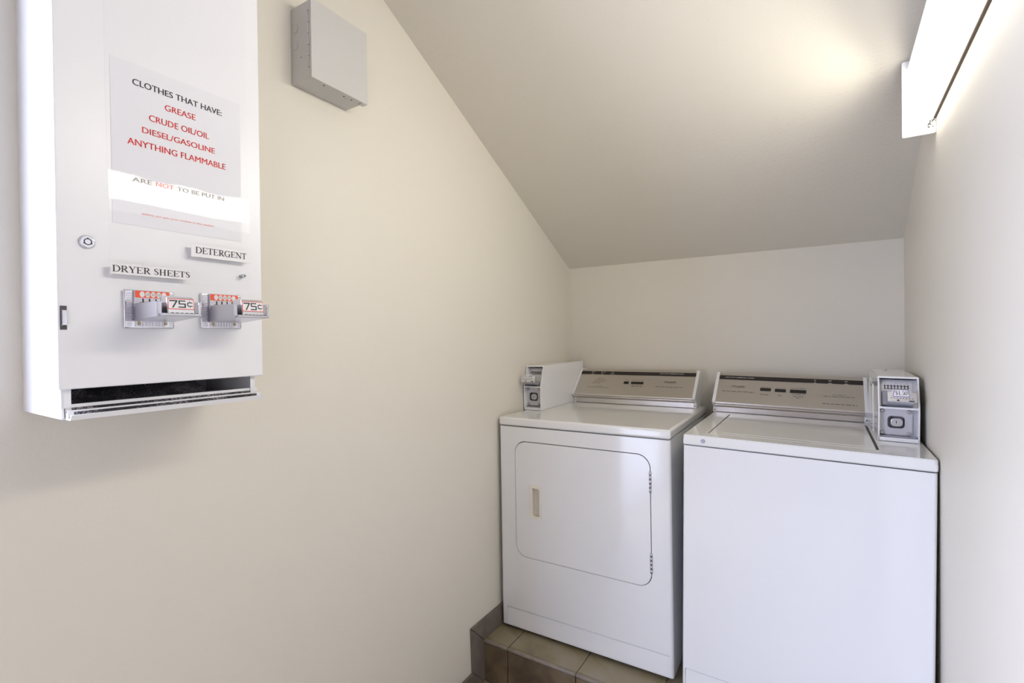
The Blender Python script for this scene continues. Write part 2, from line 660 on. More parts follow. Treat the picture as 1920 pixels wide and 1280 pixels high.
for q in range(26):
    a = rnd.random()
    yy, zz, dd = -.0068 - rnd.random() * .03, .0175 + rnd.random() * .02, .004 + rnd.random() * .018
    if q % 2:
        yy = -.0062
    r = .0006 + rnd.random() * .0012
    mb.box((-dd - r, yy - r * .4, zz - r), (-dd + r, yy, zz + r * .8), M_SCREW)
mb.done('grime', fx, label='dark specks of dirt at the lower corner')

# ------------------------------------------------------------------ grey junction box
jb = thing('junction_box', 'flat grey metal electrical box with hinged cover, high on the left wall', 'electrical box', (WX, -1.66, 1.957))
ja, jc = -1.7535 + 1.66, -1.5705 + 1.66
JD, JH = .088, .2035
mb = MB()
mb.box((0, ja, .0015), (JD - .009, jc, JH), M_GREYBOX, .0012, 2)
mb.done('enclosure', jb)
mb = MB()
mb.box((JD - .0085, ja - .001, -.002), (JD, jc + .0045, JH + .003), M_GREYBOX, .0012, 2)
mb.box((JD - .020, jc - .012, -.003), (JD - .002, jc + .004, .001), M_GREYBOX, .0005, 1)
mb.done('cover', jb)
mb = MB()
for k in range(5):
    z = .028 + k * .0295
    mb.cyl((JD - .012, ja - .0012, z), (0, 0, 1), .0018, .027, M_GREYBOX, 10)
mb.cyl((JD - .012, ja - .0012, .026), (0, 0, 1), .0011, .15, M_SCREW, 8)
mb.done('hinge', jb)
for zz in (.145, .100):
    mb = MB()
    mb.cyl((.020, ja, zz), (0, -1, 0), .0125, .0006, M_GREYDK, 24)
    mb.cyl((.020, ja - .0005, zz), (0, -1, 0), .0112, .0005, M_GREYBOX, 24)
    mb.done('knockout', jb)
mb = MB()
mb.cyl((.044, ja + .0002, .062), (0, -1, 0), .0016, .0006, M_BLACK, 8)
mb.done('screw_hole', jb)
for yy, dx in ((.050, .070), (.120, .066), (.146, .067), (.130, .060)):
    mb = MB()
    mb.cyl((dx, ja + yy, .0018), (0, 0, -1), .0028 if dx != .060 else .0012, .0008, M_SCREW, 10)
    mb.done('screw', jb)

# ------------------------------------------------------------------ laundry supply vending machine
VZ = 1.143
vm = thing('vending_machine', 'tall white wall-mounted coin dispenser for dryer sheets and detergent, on the left wall', 'vending machine', (0, -1.95, VZ), (0, 0, -.0164))
VO = (0, 0, VZ)
VTOP = 2.08
BA, BC, BD = -.3475, -.0355, .1955
mb = MB()
# side walls with a rounded front bend, back, top, bottom
mb.box((0, BA, VZ), (BD, BA + .0045, VTOP), M_VEND, .002, 2)
mb.box((0, BC - .0045, VZ + .012), (BD, BC, VTOP), M_VEND, .002, 2)
mb.box((0, BA, VZ + .002), (.004, BC, VTOP), M_VEND)
mb.box((0, BA, VTOP - .004), (BD, BC, VTOP), M_VEND)
mb.box((BD - .003, BA, VZ + .018), (BD, BA + .0125, 1.2), M_VEND)
mb.box((BD - .003, BC - .009, VZ + .012), (BD, BC, 1.2), M_VEND)
mb.box((.002, BA + .004, 1.215), (BD - .004, BC - .004, 1.22), M_VEND)
mb.done('cabinet', vm, VO)
mb = MB()
# bottom tray: floor, two grooves, raised rear ledge and out-turned lip
zt = VZ
mb.prism([(.004, zt), (.212, zt), (.2165, zt + .0003), (.2215, zt + .0085), (.2195, zt + .0092), (.2145, zt + .0032), (.2055, zt + .0032), (.2055, zt + .0150), (.2025, zt + .0150), (.2025, zt + .0105), (.1935, zt + .0105), (.1935, zt + .0235), (.1895, zt + .0235), (.1875, zt + .019), (.1875, zt + .012), (.004, zt + .012)],
         lambda u, v, h: (u, h, v), BA + .0055, BC + .006, M_VEND)
tray = mb.done('delivery_tray', vm, VO)
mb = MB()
mb.box((.2054, BA + .0132, zt + .0033), (.2061, BC - .002, zt + .0124), M_SPECK)  # dark strips paint the groove shade together with the dust
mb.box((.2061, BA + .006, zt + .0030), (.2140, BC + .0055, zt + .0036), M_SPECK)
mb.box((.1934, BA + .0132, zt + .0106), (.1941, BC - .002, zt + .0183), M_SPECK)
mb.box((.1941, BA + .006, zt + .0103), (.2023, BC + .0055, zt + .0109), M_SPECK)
mb.done('groove_dust_shade', tray, VO, label='grooves dark with dust and painted shade')
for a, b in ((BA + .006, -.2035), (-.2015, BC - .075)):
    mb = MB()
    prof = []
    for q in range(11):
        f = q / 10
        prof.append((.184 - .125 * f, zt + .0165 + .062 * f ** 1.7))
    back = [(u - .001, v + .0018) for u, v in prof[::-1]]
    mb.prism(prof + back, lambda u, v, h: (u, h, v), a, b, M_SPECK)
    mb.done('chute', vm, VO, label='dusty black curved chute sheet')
mb = MB()
PA, PC, PD = -.3535, -.0232, .2070
mb.box((BD + .0008, PA, 1.1915), (PD, PC, VTOP - .01), M_VEND, .0022, 3)
door = mb.done('door_panel', vm, VO)
# clear cover over the door with the paper sign behind it
vf = lambda d: (lambda u, v: (d, u, v))
mb = MB()
def bow(z):
    f = min(1, max(0, (z - 1.42) / .27))
    return PD + .0014 + .0088 * (1 - f * f * (3 - 2 * f))


nz = 48
zs = [1.3705 + (VTOP - .02 - 1.3705) * q / nz for q in range(nz + 1)]
rows = []
for z in zs:
    rows.append([mb.bm.verts.new(c) for c in ((bow(z), -.2886, z), (bow(z), -.0540, z), (bow(z) + .0026, -.0540, z), (bow(z) + .0026, -.2886, z))])
ci = mb.mi(M_CLEAR)
for ra, rb in zip(rows, rows[1:]):
    for q in range(4):
        fc = mb.bm.faces.new((ra[q], ra[(q + 1) % 4], rb[(q + 1) % 4], rb[q]))
        fc.smooth = q % 2 == 0
mb.bm.faces.new(rows[0][::-1])
mb.bm.faces.new(rows[-1])
for fc in mb.bm.faces:
    fc.material_index = ci
bmesh.ops.recalc_face_normals(mb.bm, faces=list(mb.bm.faces))
for e in mb.bm.edges:
    if len(e.link_faces) == 2 and e.calc_face_angle() > .6:
        e.smooth = False
cover = mb.done('clear_cover', vm, VO, label='clear acrylic cover sheet')
mb = MB()
mb.cyl((PD, -.0672, 1.3962), (1, 0, 0), .0038, .0142, M_STEEL, 14, bev=.0006)
mb.cyl((PD + .0142, -.0672, 1.3962), (1, 0, 0), .0016, .0002, M_BLACK, 10)
mb.done('screw', cover, VO)
mb = MB()
mb.box((PD + .0001, -.2808, 1.466), (PD + .0006, -.0650, 1.7455), M_PAPER)
sign = mb.done('paper_sign', vm, VO, label='white paper warning sign with black and red capitals')
sf = vf(PD + .0009)
for parts in (
        (('CLOTHES THAT HAVE:', -.2495, -.1010, 1.7088, .0108, M_INK),), (('GREASE', -.2005, -.1495, 1.6825, .0108, M_RED),),
        (('CRUDE OIL/OIL', -.2255, -.1255, 1.6548, .0110, M_RED),), (('DIESEL/GASOLINE', -.2362, -.1150, 1.6302, .0104, M_RED),),
        (('ANYTHING FLAMMABLE', -.2582, -.0953, 1.6045, .0112, M_RED),),
        (('ARE', -.2522, -.2225, 1.5418, .0075, M_INK), ('NOT', -.2165, -.1880, 1.5420, .0075, M_RED), ('TO BE PUT IN', -.1820, -.0990, 1.5420, .0075, M_INK)),
        (('before you put your clothes in the washer', -.2382, -.1183, 1.4862, .0040, M_RED),)):
    mb = MB()
    for body, a, b, base, cap, m in parts:
        mb.text(body, sf, a, b, base, base + cap, m)
        if cap > .005:
            mb.text(body, sf, a + .0006, b + .0006, base + .0001, base + cap + .0001, m)
    mb.done('lettering', sign, VO, label='printed line reading ' + ' '.join(p[0] for p in parts))
for body, a, b, z0, z1, ta, tb, tz0, tz1 in (('DETERGENT', -.1660, -.0556, 1.4232, 1.4462, -.1588, -.0625, 1.4300, 1.4418), ('DRYER SHEETS', -.2890, -.1673, 1.3785, 1.3960, -.2868, -.1685, 1.3822, 1.3930)):
    mb = MB()
    LD = bow(z0) + .0027
    mb.box((LD, a, z0), (LD + .0004, b, z1), M_LABEL)
    lb = mb.done('label_strip', vm, VO, label='white paper strip reading ' + body)
    mb = MB()
    serif(mb, body, vf(LD + .0008), ta, tb, tz0, tz1, M_INK)
    mb.done('lettering', lb, VO)
# tubular lock
mb = MB()
mb.cyl((PD, -.3153, 1.4273), (1, 0, 0), .0112, .0045, M_CHROME, 28, r2=.0100, bev=.001)
lock = mb.done('lock', vm, VO)
mb = MB()
mb.ring((PD + .0046, -.3150, 1.4273), (1, 0, 0), .0054, .0040, .0003, M_BLACK)
for a in (90, 210, 330):
    mb.box((PD + .0046, -.3150 + .0053 * cos(radians(a)) - .001, 1.4273 + .0053 * sin(radians(a)) - .001), (PD + .0050, -.3150 + .0053 * cos(radians(a)) + .001, 1.4273 + .0053 * sin(radians(a)) + .001), M_BLACK)
mb.done('keyway', lock, VO)
# little chrome pull latch on the door's left edge
mb = MB()
mb.box((PD - .001, -.3500, 1.2855), (PD + .0008, -.3418, 1.3230), M_SCREW)
mb.prism([(PD + .0008, 1.2905), (PD + .0050, 1.2925), (PD + .0062, 1.3043), (PD + .0050, 1.3160), (PD + .0008, 1.3180)], lambda u, v, h: (u, h, v), -.3490, -.3424, M_CHROME, .0006, 1)
mb.done('latch', vm, VO, label='small chrome latch')


def coin_mech(y0, y1, z0, z1):
    W = y1 - y0
    d = PD
    mb = MB()
    mb.box((d, y0, z0), (d + .006, y1, z1), M_CHROME, .0022, 3)
    # ribbed side bands and ridged foot
    for k in range(16):
        z = z0 + .004 + k * (z1 - z0 - .008) / 16
        mb.box((d + .0058, y0 + .004, z), (d + .0068, y0 + .012, z + .0022), M_CHROMEB)
        mb.box((d + .0058, y1 - .0075, z), (d + .0068, y1 - .0025, z + .0022), M_CHROMEB)
    for k in range(11):
        z = z0 + .0145 + k * .0026
        mb.box((d + .0058, y0 + .0115, z), (d + .0078, y0 + .0155, z + .0013), M_SCREW)  # dark bars stand in for the housing's reflection in the chrome ribs
        mb.box((d + .0058, y0 + .0115, z + .0013), (d + .0084, y0 + .0155, z + .0026), M_CHROMEB)
    for k in range(9):
        yy = y0 + .016 + k * (W - .030) / 9
        mb.box((d + .0058, yy, z0 + .003), (d + .0072, yy + .0035, z0 + .014), M_CHROMEB)
    base = mb.done('coin_mechanism', vm, VO)
    # coin slot plate with orange strip
    a, b = y0 + .0135, y1 - .0085
    mb = MB()
    mb.box((d + .0055, a, z1 - .030), (d + .0105, b, z1 - .001), M_CHROMEB, .0008, 1)
    for k in range(5):
        yy = a + .012 + k * .0098
        mb.box((d + .0104, yy, z1 - .0215), (d + .0108, yy + .0022, z1 - .0148), M_BLACK)
    mb.box((d + .0104, a + .008, z1 - .0226), (d + .0108, a + .020, z1 - .0214), M_BLACK)
    mb.done('slot_plate', base, VO)
    mb = MB()
    g = vf(d + .0112)
    mb.prism(rrect(a + .0015, b - .0008, z1 - .0135, z1 - .0018, .0012, 3), lambda u, v, h: (h, u, v), d + .0104, d + .0110, M_ORANGE)
    step = (b - a - .018) / 4.4
    for k in range(5):
        cy = a + .0118 + k * step
        cc = z1 - .00765
        fpts = arc(cy, cc, .0037, .0050, 0, 345, 23)
        mb.prism(fpts, lambda u, v, h: (h, u, v), d + .0109, d + .0113, M_TEXTW)
        if 0 < k < 4:
            mb.text('25', vf(d + .0116), cy - .0026, cy + .0026, cc - .0020, cc + .0020, M_GREYTXT)
    mb.done('coin_label', base, VO, label='orange strip with five white discs')
    # the slide: tall left wall, flat tray, raised price block
    s0, s1 = y0 + .0145, y1 + .0015
    de = d + .098
    zb, zc = z0 + .0120, z1 - .0235
    mb = MB()
    mb.prism([(d + .006, zb), (de - .004, zb + .0060), (de - .004, zc - .0005), (d + .006, zc)], lambda u, v, h: (u, h, v), s0, s0 + .007, M_CHROMEB, .0006, 1)
    mb.prism([(d + .006, zb), (de + .004, zb + .0068), (de + .004, zb + .0112), (d + .006, zb + .0050)], lambda u, v, h: (u, h, v), s0 + .004, s1, M_CHROMEB, .0006, 1)
    mb.box((d + .006, s0 + .012, zb + .004), (d + .05, s1 - .012, zc - .004), M_CHROMEB, .001, 1)
    mb.box((de - .012, s1 - .0045, zb + .009), (de + .003, s1, zc + .0005), M_CHROME, .0008, 1)
    for k in range(6):
        yy = s0 + .018 + k * .0072
        mb.box((de - .004, yy, zb + .0112), (de + .0028, yy + .0038, zb + .0122), M_BLACK)
    slide = mb.done('coin_slide', base, VO)
    # price block leaning back
    pa, pb = s0 + .0135, s1 - .0085
    mb = MB()
    mb.prism([(de - .028, zb + .0065), (de + .001, zb + .0065), (de - .0035, zc + .0060), (de - .009, zc + .0092), (de - .028, zc + .0092)], lambda u, v, h: (u, h, v), pa, pb, M_CHROME, .0012, 2)
    mb.done('price_block', base, VO)
    zz0, zz1 = zb + .0180, zc + .0048
    sl = lambda e: (lambda u, v: (de + .001 - .0045 * (v - zb - .0065) / (zc + .0060 - zb - .0065) + e, u, v))
    mb = MB()
    for rr, m, e in ((0, M_REDBORDER, .0006), (.0011, M_LABEL, .0009)):
        P_ = rrect(pa + .0005 + rr, pb - .0008 - rr, zz0 + rr, zz1 - rr, .0012, 3)
        f_ = sl(e)
        mb.quad([f_(u, v) for u, v in P_], m)
    price75(mb, sl(.0012), pa + .0040, pb - .0034, zz0 + .0026, zz1 - .0025, M_INK)
    mb.done('price_label', base, VO, label='white price label reading 75 cents in a red border')
    for yy in (y0 + .0215, y1 - .0145):
        mb = MB()
        mb.cyl((d + .006, yy, z0 + .0085), (1, 0, 0), .0030, .002, M_BRASS, 14, bev=.0008)
        mb.done('screw', base, VO, label='small brass screw')
    return base


coin_mech(-.2692, -.1928, 1.2885, 1.3548)
coin_mech(-.1472, -.0706, 1.2895, 1.3570)

# ------------------------------------------------------------------ laundry machines
xz = lambda u, v, h: (u, h, v)      # front-facing plate, h = depth (y)


def console(parent, x0, x1, zl, kind):
    """sloped aluminium control console between white end caps"""
    ky, kz, ty, tz = .576, .970, .703, 1.0885
    L = sqrt((ty - ky) ** 2 + (tz - kz) ** 2)
    vy, vz = (ty - ky) / L, (tz - kz) / L
    ny, nz = -vz, vy
    S = lambda e: (lambda x, t: (x, ky + vy * t + ny * e, kz + vz * t + nz * e))
    tp = L - .002
    mb = MB()
    prof = [(.603, zl + .002), (.603, .945), (.590, .950), (.584, .9545), (.584, .958), (.577, .9605), (.575, .9645), (ky, kz), (ky + vy * tp, kz + vz * tp), (ty + .002, tz + .001), (.752, tz), (.775, zl + .001)]
    mb.prism(prof, lambda u, v, h: (h, u, v), x0 + .012, x1 - .012, M_ALU)
    con = mb.done('console', parent)
    for xa in (x0, x1 - .014):
        mb = MB()
        cp = [(.598, zl + .0005), (.602, .944), (.570, .967), (.573, .975), (.698, 1.0915), (.704, 1.094), (.755, 1.094), (.782, zl + .0005)]
        mb.prism(cp, lambda u, v, h: (h, u, v), xa, xa + .014, M_WHITE, .0018, 2)
        cap = mb.done('end_cap', con)
        mb = MB()
        mb.cyl((xa + .0075, .5985, .9315), (0, -1, 0), .0028, .0015, M_SCREW, 12)
        mb.done('screw', con)
    xa, xb = x0 + .0142, x1 - .0142
    mb = MB()
    f = S(.0005)
    mb.quad([f(xa, .137), f(xb, .137), f(xb, .161), f(xa, .161)], M_DARKBAND)
    mb.done('dark_stripe', con, label='dark stripe along the top')
    return con, S


def slot_windows(con, S, wins):
    for a, b, t0, t1 in wins:
        mb = MB()
        f = S(.0006)
        mb.prism(rect(a, b, t0, t1), lambda u, v, h: S(h)(u, v), .0002, .0010, M_BLACK)
        mb.done('indicator_window', con, label='black indicator window')


def script_logo(mb, S, a, b, t0, t1, m):
    f = S(.0007)
    mb.text('Whirlpool', f, a, b, t0, t1, m, bold=-.004, shear=.35)
    w_, h_ = b - a, t1 - t0
    cx, cy = a + w_ * .55, t0 + h_ * .55
    pts = []
    for q in range(25):
        an = radians(-160 + 300 * q / 24)
        ux, uy = w_ * .34 * cos(an), h_ * .30 * sin(an)
        pts.append((cx + ux * .94 + uy * .3, cy + uy + ux * .33))
    mb.strip(pts, [.0002 + .0008 * sin(pi * q / 24) for q in range(25)], S(.0008), m)


def coin_box(parent, x0, x1, zl, yb, mirror=False, flange=False):
    """white steel coin box with coin slide above and cash vault lock below"""
    yf, zk, yt, zt = .232, 1.034, .267, 1.131
    th = .0045
    side = [(yf, zl), (yf, zk), (yt, zt), (yb, zt + .003), (yb, zl)]
    yz = lambda u, v, h: (h, u, v)
    mb = MB()
    mb.prism(side, yz, x0, x0 + th, M_WHITE, .0008, 1)
    mb.prism(side, yz, x1 - th, x1, M_WHITE, .0008, 1)
    mb.prism([(yt, zt), (yb, zt + .003), (yb, zt - .002), (yt - .0015, zt - .006)], yz, x0 + .001, x1 - .001, M_WHITE)
    mb.box((x0 + .001, yb - .004, zl), (x1 - .001, yb, zt), M_WHITE)
    mb.prism([(yf, zk), (yf - .0002, zk - .006), (yf + .05, zk - .006), (yf + .05, zk)], yz, x0 + .001, x1 - .001, M_WHITE)
    mb.prism([(yf, zl + .001), (yf, zl + .013), (yf + .003, zl + .013), (yf + .003, zl + .004), (yf + .06, zl + .004), (yf + .06, zl + .001)], yz, x0 + .001, x1 - .001, M_WHITE)
    box = mb.done('coin_box', parent)
    if flange:
        mb = MB()
        mb.prism([(.405, zl + .0005), (.405, .944), (.400, .967), (.440, 1.089), (.600, 1.092), (.600, zl + .0005)], yz, x0 - .0022, x0 + .001, M_WHITE, .0008, 1)
        mb.done('side_flange', box)
        mb = MB()
        mb.cyl((x0 - .002, .425, .9340), (-1, 0, 0), .0045, .0012, M_SCREW, 12)
        mb.done('screw', box)
    mb = MB()
    xm_ = x0 + (x1 - x0) * .45
    mb.cyl((xm_, .62 if yb > .62 else yb - .03, zt + .002), (0, 0, 1), .0055, .0035, M_STEEL, 14, bev=.001)
    mb.cyl((xm_, .62 if yb > .62 else yb - .03, zt + .0055), (0, 0, 1), .0032, .0025, M_STEEL, 12, bev=.001)
    mb.done('top_screw', box)
    # frame of the leaning upper bay
    Lh = sqrt((yt - yf) ** 2 + (zt - zk) ** 2)
    vy, vz = (yt - yf) / Lh, (zt - zk) / Lh
    ny, nz = -vz, vy
    UP = lambda n: (lambda x, t: (x, yf + vy * t + ny * n, zk + vz * t + nz * n))
    up3 = lambda u, v, h: UP(h)(u, v)
    a, b = x0 + th, x1 - th
    xm = (x0 + x1) / 2
    W = b - a
    mb = MB()
    mb.prism(rect(a, b, .001, Lh - .003), up3, -.034, -.026, M_VAULT)
    mb.prism(rrect(a + .006, b - .010, .010, Lh - .010, .003, 3), up3, -.026, -.0225, M_VAULT, .0006, 1)
    # comb of coin slots
    c0, c1 = a + W * .16, b - W * .22
    tt0, tt1 = .0655, .0795
    mb.prism(rect(c0 - .002, c1 + .002, tt0 + .001, tt0 + .0028), up3, -.0224, -.0215, M_BLACK)
    mb.prism(rect(c0 - .002, c1 + .002, tt1 - .0035, tt1 - .0018), up3, -.0224, -.0215, M_BLACK)
    for k in range(8):
        xx = c0 + (c1 - c0) * k / 7
        mb.prism(rect(xx - .0013, xx + .0013, tt0, tt1 + .001), up3, -.0224, -.0213, M_BLACK)
    for k in range(3):
        xx = c0 + .002 + (c1 - c0 - .004) * k / 2
        p_ = arc(xx, .0865, .0016, .0019, 40, 320, 10)
        mb.strip(p_, .0006, UP(-.0216), M_PRINT)
    mb.done('slot_plate', box)
    # coin slide reaching out of the bay
    mb = MB()
    mb.prism(rrect(a + .007, a + .021, .008, .056, .002, 2), up3, -.026, -.004, M_RECESS, .001, 1)
    mb.prism(rect(xm - .030, xm + .036, .0065, .0185), up3, -.026, .046, M_CHROMEB, .0008, 1)
    mb.prism(rect(xm - .026, xm + .030, .0185, .0250), up3, -.026, .010, M_CHROMEB, .0008, 1)
    mb.prism(rect(xm - .010, xm - .004, .0085, .0125), up3, .050, .0545, M_BLACK)
    mb.prism(rect(xm + .020, xm + .033, .0075, .0115), up3, .050, .0545, M_SCREW)
    mb.done('coin_slide', box)
    head = [(xm - .034, .0065), (xm + .040, .0065), (xm + .040, .0355), (xm + .028, .0375), (xm + .021, .0475), (xm - .019, .0475), (xm - .024, .0375), (xm - .034, .0355)]
    mb = MB()
    mb.prism(head, up3, .044, .054, M_CHROME, .0008, 1)
    for k in range(8):
        mb.prism(rect(xm - .026 + k * .0075, xm - .022 + k * .0075, .0165, .0178), up3, .0538, .0545, M_BLACK)
    mb.done('slide_head', box)
    mb = MB()
    tr = lambda g: [(xm - .0205 + g, .0220 + g), (xm + .0225 - g, .0220 + g), (xm + .0180 - g, .0455 - g), (xm - .0160 + g, .0455 - g)]
    mb.quad([UP(.0546)(u, v) for u, v in tr(0)], M_PURPLE)
    mb.quad([UP(.0549)(u, v) for u, v in tr(.0016)], M_LABEL)
    serif(mb, '$1.50', UP(.0552), xm - .0145, xm + .0165, .0275, .0405, M_INK)
    mb.done('price_label', box, label='white price label reading $1.50 with purple border')
    # lower bay: vault door
    zb, zt2 = zl + .016, zk - .008
    zm = (zb + zt2) / 2 + .001
    cx = xm - .004
    mb = MB()
    bez = rrect(cx - .0235, cx + .0225, zm - .0205, zm + .0200, .011, 6)
    mb.plate(rect(a, b - .0125, zl + .0195, zk - .004), [bez], xz, yf + .026, yf + .032, M_VAULT)
    mb.plate(rect(a, b, zl + .005, zk - .004), [bez], xz, yf + .038, yf + .041, M_VAULT)
    mb.box((a, yf + .016, zl + .0125), (b - .002, yf + .038, zl + .0155), M_VAULT)
    mb.plate(rrect(cx - .0275, cx + .0265, zm - .0245, zm + .0240, .0145, 6), [bez], xz, yf + .0225, yf + .0265, M_VAULT)
    mb.done('vault_door', box)
    mb = MB()
    inn = rrect(cx - .0225, cx + .0215, zm - .0195, zm + .0190, .0105, 6)
    mb.plate(bez, [inn], xz, yf + .024, yf + .052, M_RECESS)
    mb.prism(bez, xz, yf + .050, yf + .053, M_RECESS)
    mb.done('lock_recess', box, label='dark rounded square recess')
    mb = MB()
    mb.prism(rrect(cx - .0150, cx + .0170, zm - .0145, zm + .0125, .0105, 5), xz, yf + .022, yf + .051, M_STEEL, .0012, 2)
    lk = mb.done('vault_lock', box)
    mb2 = MB()
    mb2.cyl((cx, yf + .0222, zm), (0, -1, 0), .0062, .0012, M_CHROMEB, 18)
    mb2.box((cx - .0011, yf + .0206, zm - .0042), (cx + .0011, yf + .0212, zm + .0042), M_BLACK)
    mb2.box((cx - .0032, yf + .0206, zm + .0012), (cx + .0002, yf + .0212, zm + .0026), M_BLACK)
    mb2.done('keyhole', box)
    for xx in (a + .0085, b - .0200):
        for zz in (zb + .0085, zt2 - .0075):
            mb = MB()
            mb.cyl((xx, yf + .026, zz), (0, -1, 0), .0066, .0045, M_BOLT, 18, bev=.0018)
            mb.done('bolt', box)
    return box


LZ = .9203
dr = thing('dryer', 'white coin-operated dryer with a hinged front door, beside the left wall', 'dryer', (.0135, -.7722, 0), (0, -.0049, .007))
DW = .737
mb = MB()
ZB = .015
mb.box((.004, .012, ZB + .004), (DW - .004, .71, .8815), M_WHITE)
doorhole = rrect(.0780, .6640, .3272, .8232, .052, 10)
toe = rrect(.0265, .7275, ZB + .004, .0960, .003, 2)
# front sheet with rounded vertical edges
def xzr(x0, x1, r):
    def g(u, v, h):
        return (u, h, v)
    return g
mb.plate(rect(.011, DW - .011, ZB, .8818), [doorhole, toe], xz, 0, .012, M_WHITE)
for xa, sx in ((.011, -1), (DW - .011, 1)):
    pts = [(xa, 0)] + [(xa + sx * .011 * sin(radians(q * 15)), .011 - .011 * cos(radians(q * 15))) for q in range(1, 7)] + [(xa + sx * .011, .71), (xa, .71)]
    mb.prism(pts, lambda u, v, h: (u, v, h), ZB, .8818, M_WHITE)
    for p in mb.bm.faces:
        pass
mb.box((.008, .008, .8815), (DW - .008, .70, .8860), M_SCREW)  # dark strip standing in for shade in the gap below the top
mb.plate(rrect(.0750, .6670, .3242, .8262, .054, 10), [rrect(.090, .652, .339, .811, .045, 10)], xz, .0100, .0119, M_RUBBER)  # dark ring put behind the door gap to paint its shade
cab = mb.done('cabinet', dr)
mb = MB()
mb.prism([(.0002, ZB + .0045), (.0040, .0900), (.0075, .0930), (.012, .0930), (.012, ZB + .0045)], lambda u, v, h: (h, u, v), .0275, .7265, M_WHITE)
mb.done('toe_panel', dr)
mb = MB()
mb.box((-.001, -.0015, .8848), (DW + .001, .712, LZ), M_WHITE2, .0085, 4)
mb.done('top_panel', dr)
mb = MB()
hh = rrect(.158, .1985, .5085, .6325, .004, 3)
mb.plate(rrect(.0808, .6612, .3297, .8200, .050, 10), [hh], xz, -.0015, .011, M_WHITE)
dd = mb.done('door', dr)
mb = MB()
mb.plate(rrect(.1490, .2030, .5030, .6410, .004, 3), [rrect(.1630, .1955, .5120, .6290, .005, 4)], xz, -.0042, .0015, M_CREAM)
mb.plate(rrect(.1600, .1980, .5090, .6315, .005, 4), [rrect(.1630, .1955, .5120, .6290, .005, 4)], xz, .001, .0115, M_CREAMIN)
mb.prism(rrect(.1600, .1980, .5090, .6315, .005, 4), xz, .0100, .0114, M_CREAMIN)
mb.done('door_handle', dd, label='recessed cream plastic handle')
for z0, z1 in ((.684, .762), (.384, .461)):
    mb = MB()
    n = 5
    for k in range(n):
        a = z0 + (z1 - z0) * k / n
        b = z0 + (z1 - z0) * (k + 1) / n - .001
        mb.cyl((.6625, -.0030, a), (0, 0, 1), .0042, b - a, M_STEEL, 12)
    mb.box((.6570, -.0022, z0 + .003), (.6625, -.0008, z1 - .003), M_STEEL)
    mb.done('hinge', dd, label='steel door hinge')
for x, y in ((.06, .06), (DW - .06, .06), (.06, .62), (DW - .06, .62)):
    mb = MB()
    dz = -.0049 * 0 + x * .0049
    mb.cyl((x, y, -dz + .0004), (0, 0, 1), .022, ZB + .004 + dz, M_RUBBER, 16)
    mb.done('foot', dr)
con, S = console(dr, .0865, .7125, LZ, 'dryer')
slot_windows(con, S, [(.3515, .3770, .0765, .0925), (.3895, .4530, .0768, .0928)])
f = S(.0007)
mb = MB()
mb.text('HEAVY DUTY COMMERCIAL DRYER', S(.0008), .5244, .6396, .1492, .1540, M_TEXTW, bold=.01)
mb.done('lettering', con, label='white heading on the dark stripe')
for (a, b), (c, d) in (((.1588, .1770), (.1590, .1715)), ((.2108, .2338), (.2140, .2270)), ((.2690, .2835), (.2655, .2880))):
    mb = MB()
    dashes(mb, S(.0008), a, b, .1546, .0022, M_TEXTW, 3)
    dashes(mb, S(.0008), c, d, .1425, .0026, M_TEXTW, 4)
    mb.done('fine_print', con, label='tiny white print on the dark stripe')
for grp in (((.202, .2384, .1080, .0022), (.1883, .2549, .0968, .0020), (.1913, .2482, .0858, .0020), (.1814, .2259, .0762, .0020)),
            ((.2103, .2428, .0567, .0016), (.1608, .2789, .0473, .0022)), ((.3568, .3731, .1028, .0022),), ((.3932, .4522, .1029, .0022),),
            ((.3954, .4501, .0675, .0020), (.3954, .4501, .0608, .0024)), ((.5164, .6477, .0646, .0026),)):
    mb = MB()
    for a, b, v, h in grp:
        dashes(mb, f, a, b, v, h, M_PRINT, int(a * 1000))
    mb.done('fine_print', con, label='tiny dark print on the aluminium')
mb = MB()
script_logo(mb, S, .554, .6116, .0860, .1040, M_PRINT)
mb.done('logo', con, label='dark script logo')
coin_box(dr, -.008, .0855, LZ + .0004, .735)

# ---- washer
WZ = .9221
wa = thing('washer', 'white coin-operated top-loading washer beside the right wall, right of the dryer', 'washing machine', (.7888, -.8084, 0), (0, .0138, -.0045))
WW = .683
mb = MB()
ZBW = .026
mb.box((.004, .012, ZBW + .004), (WW - .004, .70, .8840), M_WHITE)
toe = rrect(.0100, WW - .0100, ZBW + .004, .1040, .003, 2)
mb.plate(rect(.009, WW - .009, ZBW, .8842), [toe], xz, 0, .012, M_WHITE)
for xa, sx in ((.009, -1), (WW - .009, 1)):
    pts = [(xa, 0)] + [(xa + sx * .009 * sin(radians(q * 15)), .009 - .009 * cos(radians(q * 15))) for q in range(1, 7)] + [(xa + sx * .009, .70), (xa, .70)]
    mb.prism(pts, lambda u, v, h: (u, v, h), ZBW, .8842, M_WHITE)
mb.box((.007, .007, .8838), (WW - .007, .69, .8880), M_SCREW)  # dark layer paints the shade in the gap under the deck
mb.done('cabinet', wa)
mb = MB()
mb.prism([(.0002, ZBW + .0045), (.0036, .0985), (.0070, .1010), (.012, .1010), (.012, ZBW + .0045)], lambda u, v, h: (h, u, v), .0110, WW - .0110, M_WHITE)
mb.done('toe_panel', wa)
mb = MB()
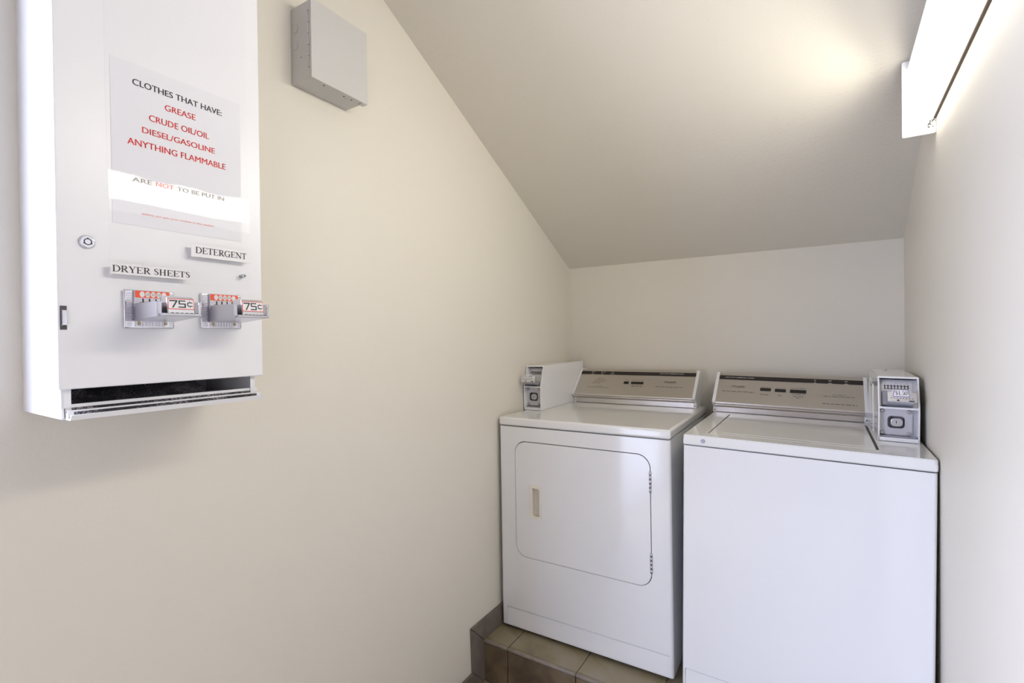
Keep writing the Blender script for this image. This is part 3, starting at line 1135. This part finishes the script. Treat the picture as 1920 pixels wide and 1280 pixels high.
# top deck: hollow where the lid sits
x0, x1, y0, y1 = .0690, .5575, .0640, .5560
xy = lambda u, v, h: (u, v, h)
mb.box((-.001, -.0015, .8868), (WW + .001, .702, WZ - .010), M_WHITE2, .0060, 4)
t = bmesh.new()
ou = rrect(-.001, WW + .001, -.0015, .702, .010, 5)
mb.plate(ou, [rect(x0, x1, y0, y1)], xy, WZ - .016, WZ - .0028, M_WHITE2)
mb.plate(rrect(.0012, WW - .0012, .0008, .700, .008, 5), [rect(x0, x1, y0, y1)], xy, WZ - .004, WZ, M_WHITE2)
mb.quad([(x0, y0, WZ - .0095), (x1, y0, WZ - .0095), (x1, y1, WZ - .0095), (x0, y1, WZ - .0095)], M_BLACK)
mb.done('top_panel', wa)
mb = MB()
mb.box((.0725, .0650, WZ - .008), (.5505, .5550, WZ + .0003), M_WHITE2, .003, 3)
mb.prism(rrect(.098, .525, .098, .530, .035, 8), xy, WZ - .0004, WZ + .0009, M_WHITE2, .0005, 2)
mb.done('lid', wa)
mb = MB()
mb.cyl((.0655, -.0012, .9052), (0, -1, 0), .0085, .0016, M_STEEL, 22, bev=.0006)
mb.cyl((.0655, -.0028, .9052), (0, -1, 0), .0060, .0010, M_SCREW, 18)
mb.ring((.0655, -.0038, .9052), (0, -1, 0), .0040, .0022, .0006, M_STEEL)
mb.done('lid_lock', wa, label='small round steel lock')
for x, y in ((.06, .06), (WW - .06, .06), (.06, .62), (WW - .06, .62)):
    mb = MB()
    dz = -x * .0138
    mb.cyl((x, y, -dz + .0004), (0, 0, 1), .022, ZBW + .004 + dz, M_RUBBER, 16)
    mb.done('foot', wa)
con, S = console(wa, -.0070, .5665, WZ, 'washer')
slot_windows(con, S, [(.1804, .2226, .0778, .0945), (.2376, .2792, .0766, .0930), (.2949, .3545, .0752, .0935)])
f = S(.0007)
mb = MB()
mb.text('HEAVY DUTY COMMERCIAL WASHER', S(.0008), .0325, .1521, .1474, .1522, M_TEXTW, bold=.01)
mb.done('lettering', con, label='white heading on the dark stripe')
for a, b in ((.3820, .3885), (.4330, .4450), (.4895, .5005)):
    mb = MB()
    dashes(mb, S(.0008), a, b, .1527, .0022, M_TEXTW, 3)
    dashes(mb, S(.0008), a - .001, b + .001, .1378, .0026, M_TEXTW, 5)
    dashes(mb, S(.0008), (a + b) / 2 - .0015, (a + b) / 2 + .0015, .1450, .0018, M_TEXTW, 6)
    mb.done('fine_print', con, label='tiny white print on the dark stripe')
for grp in (((.0271, .1574, .0656, .0026),), ((.1832, .2175, .0563, .0026),), ((.2493, .2668, .0568, .0026),),
            ((.3065, .3435, .0559, .0026), (.3194, .3313, .0476, .0028), (.3013, .3500, .0674, .0022)), ((.2979, .3540, .1010, .0020),),
            ((.1850, .2200, .0990, .0014),), ((.2410, .2770, .0975, .0014),), ((.4475, .4937, .0768, .0016), (.4156, .5234, .0671, .0022)), ((.4118, .5292, .0268, .0030),)):
    mb = MB()
    for a, b, v, h in grp:
        dashes(mb, f, a, b, v, h, M_PRINT, int(a * 1000) + 7)
    mb.done('fine_print', con, label='tiny dark print on the aluminium')
mb = MB()
script_logo(mb, S, .0643, .1198, .0855, .1030, M_PRINT)
mb.done('logo', con, label='dark script logo')
coin_box(wa, .5665, .6740, WZ + .0004, .62, flange=True)
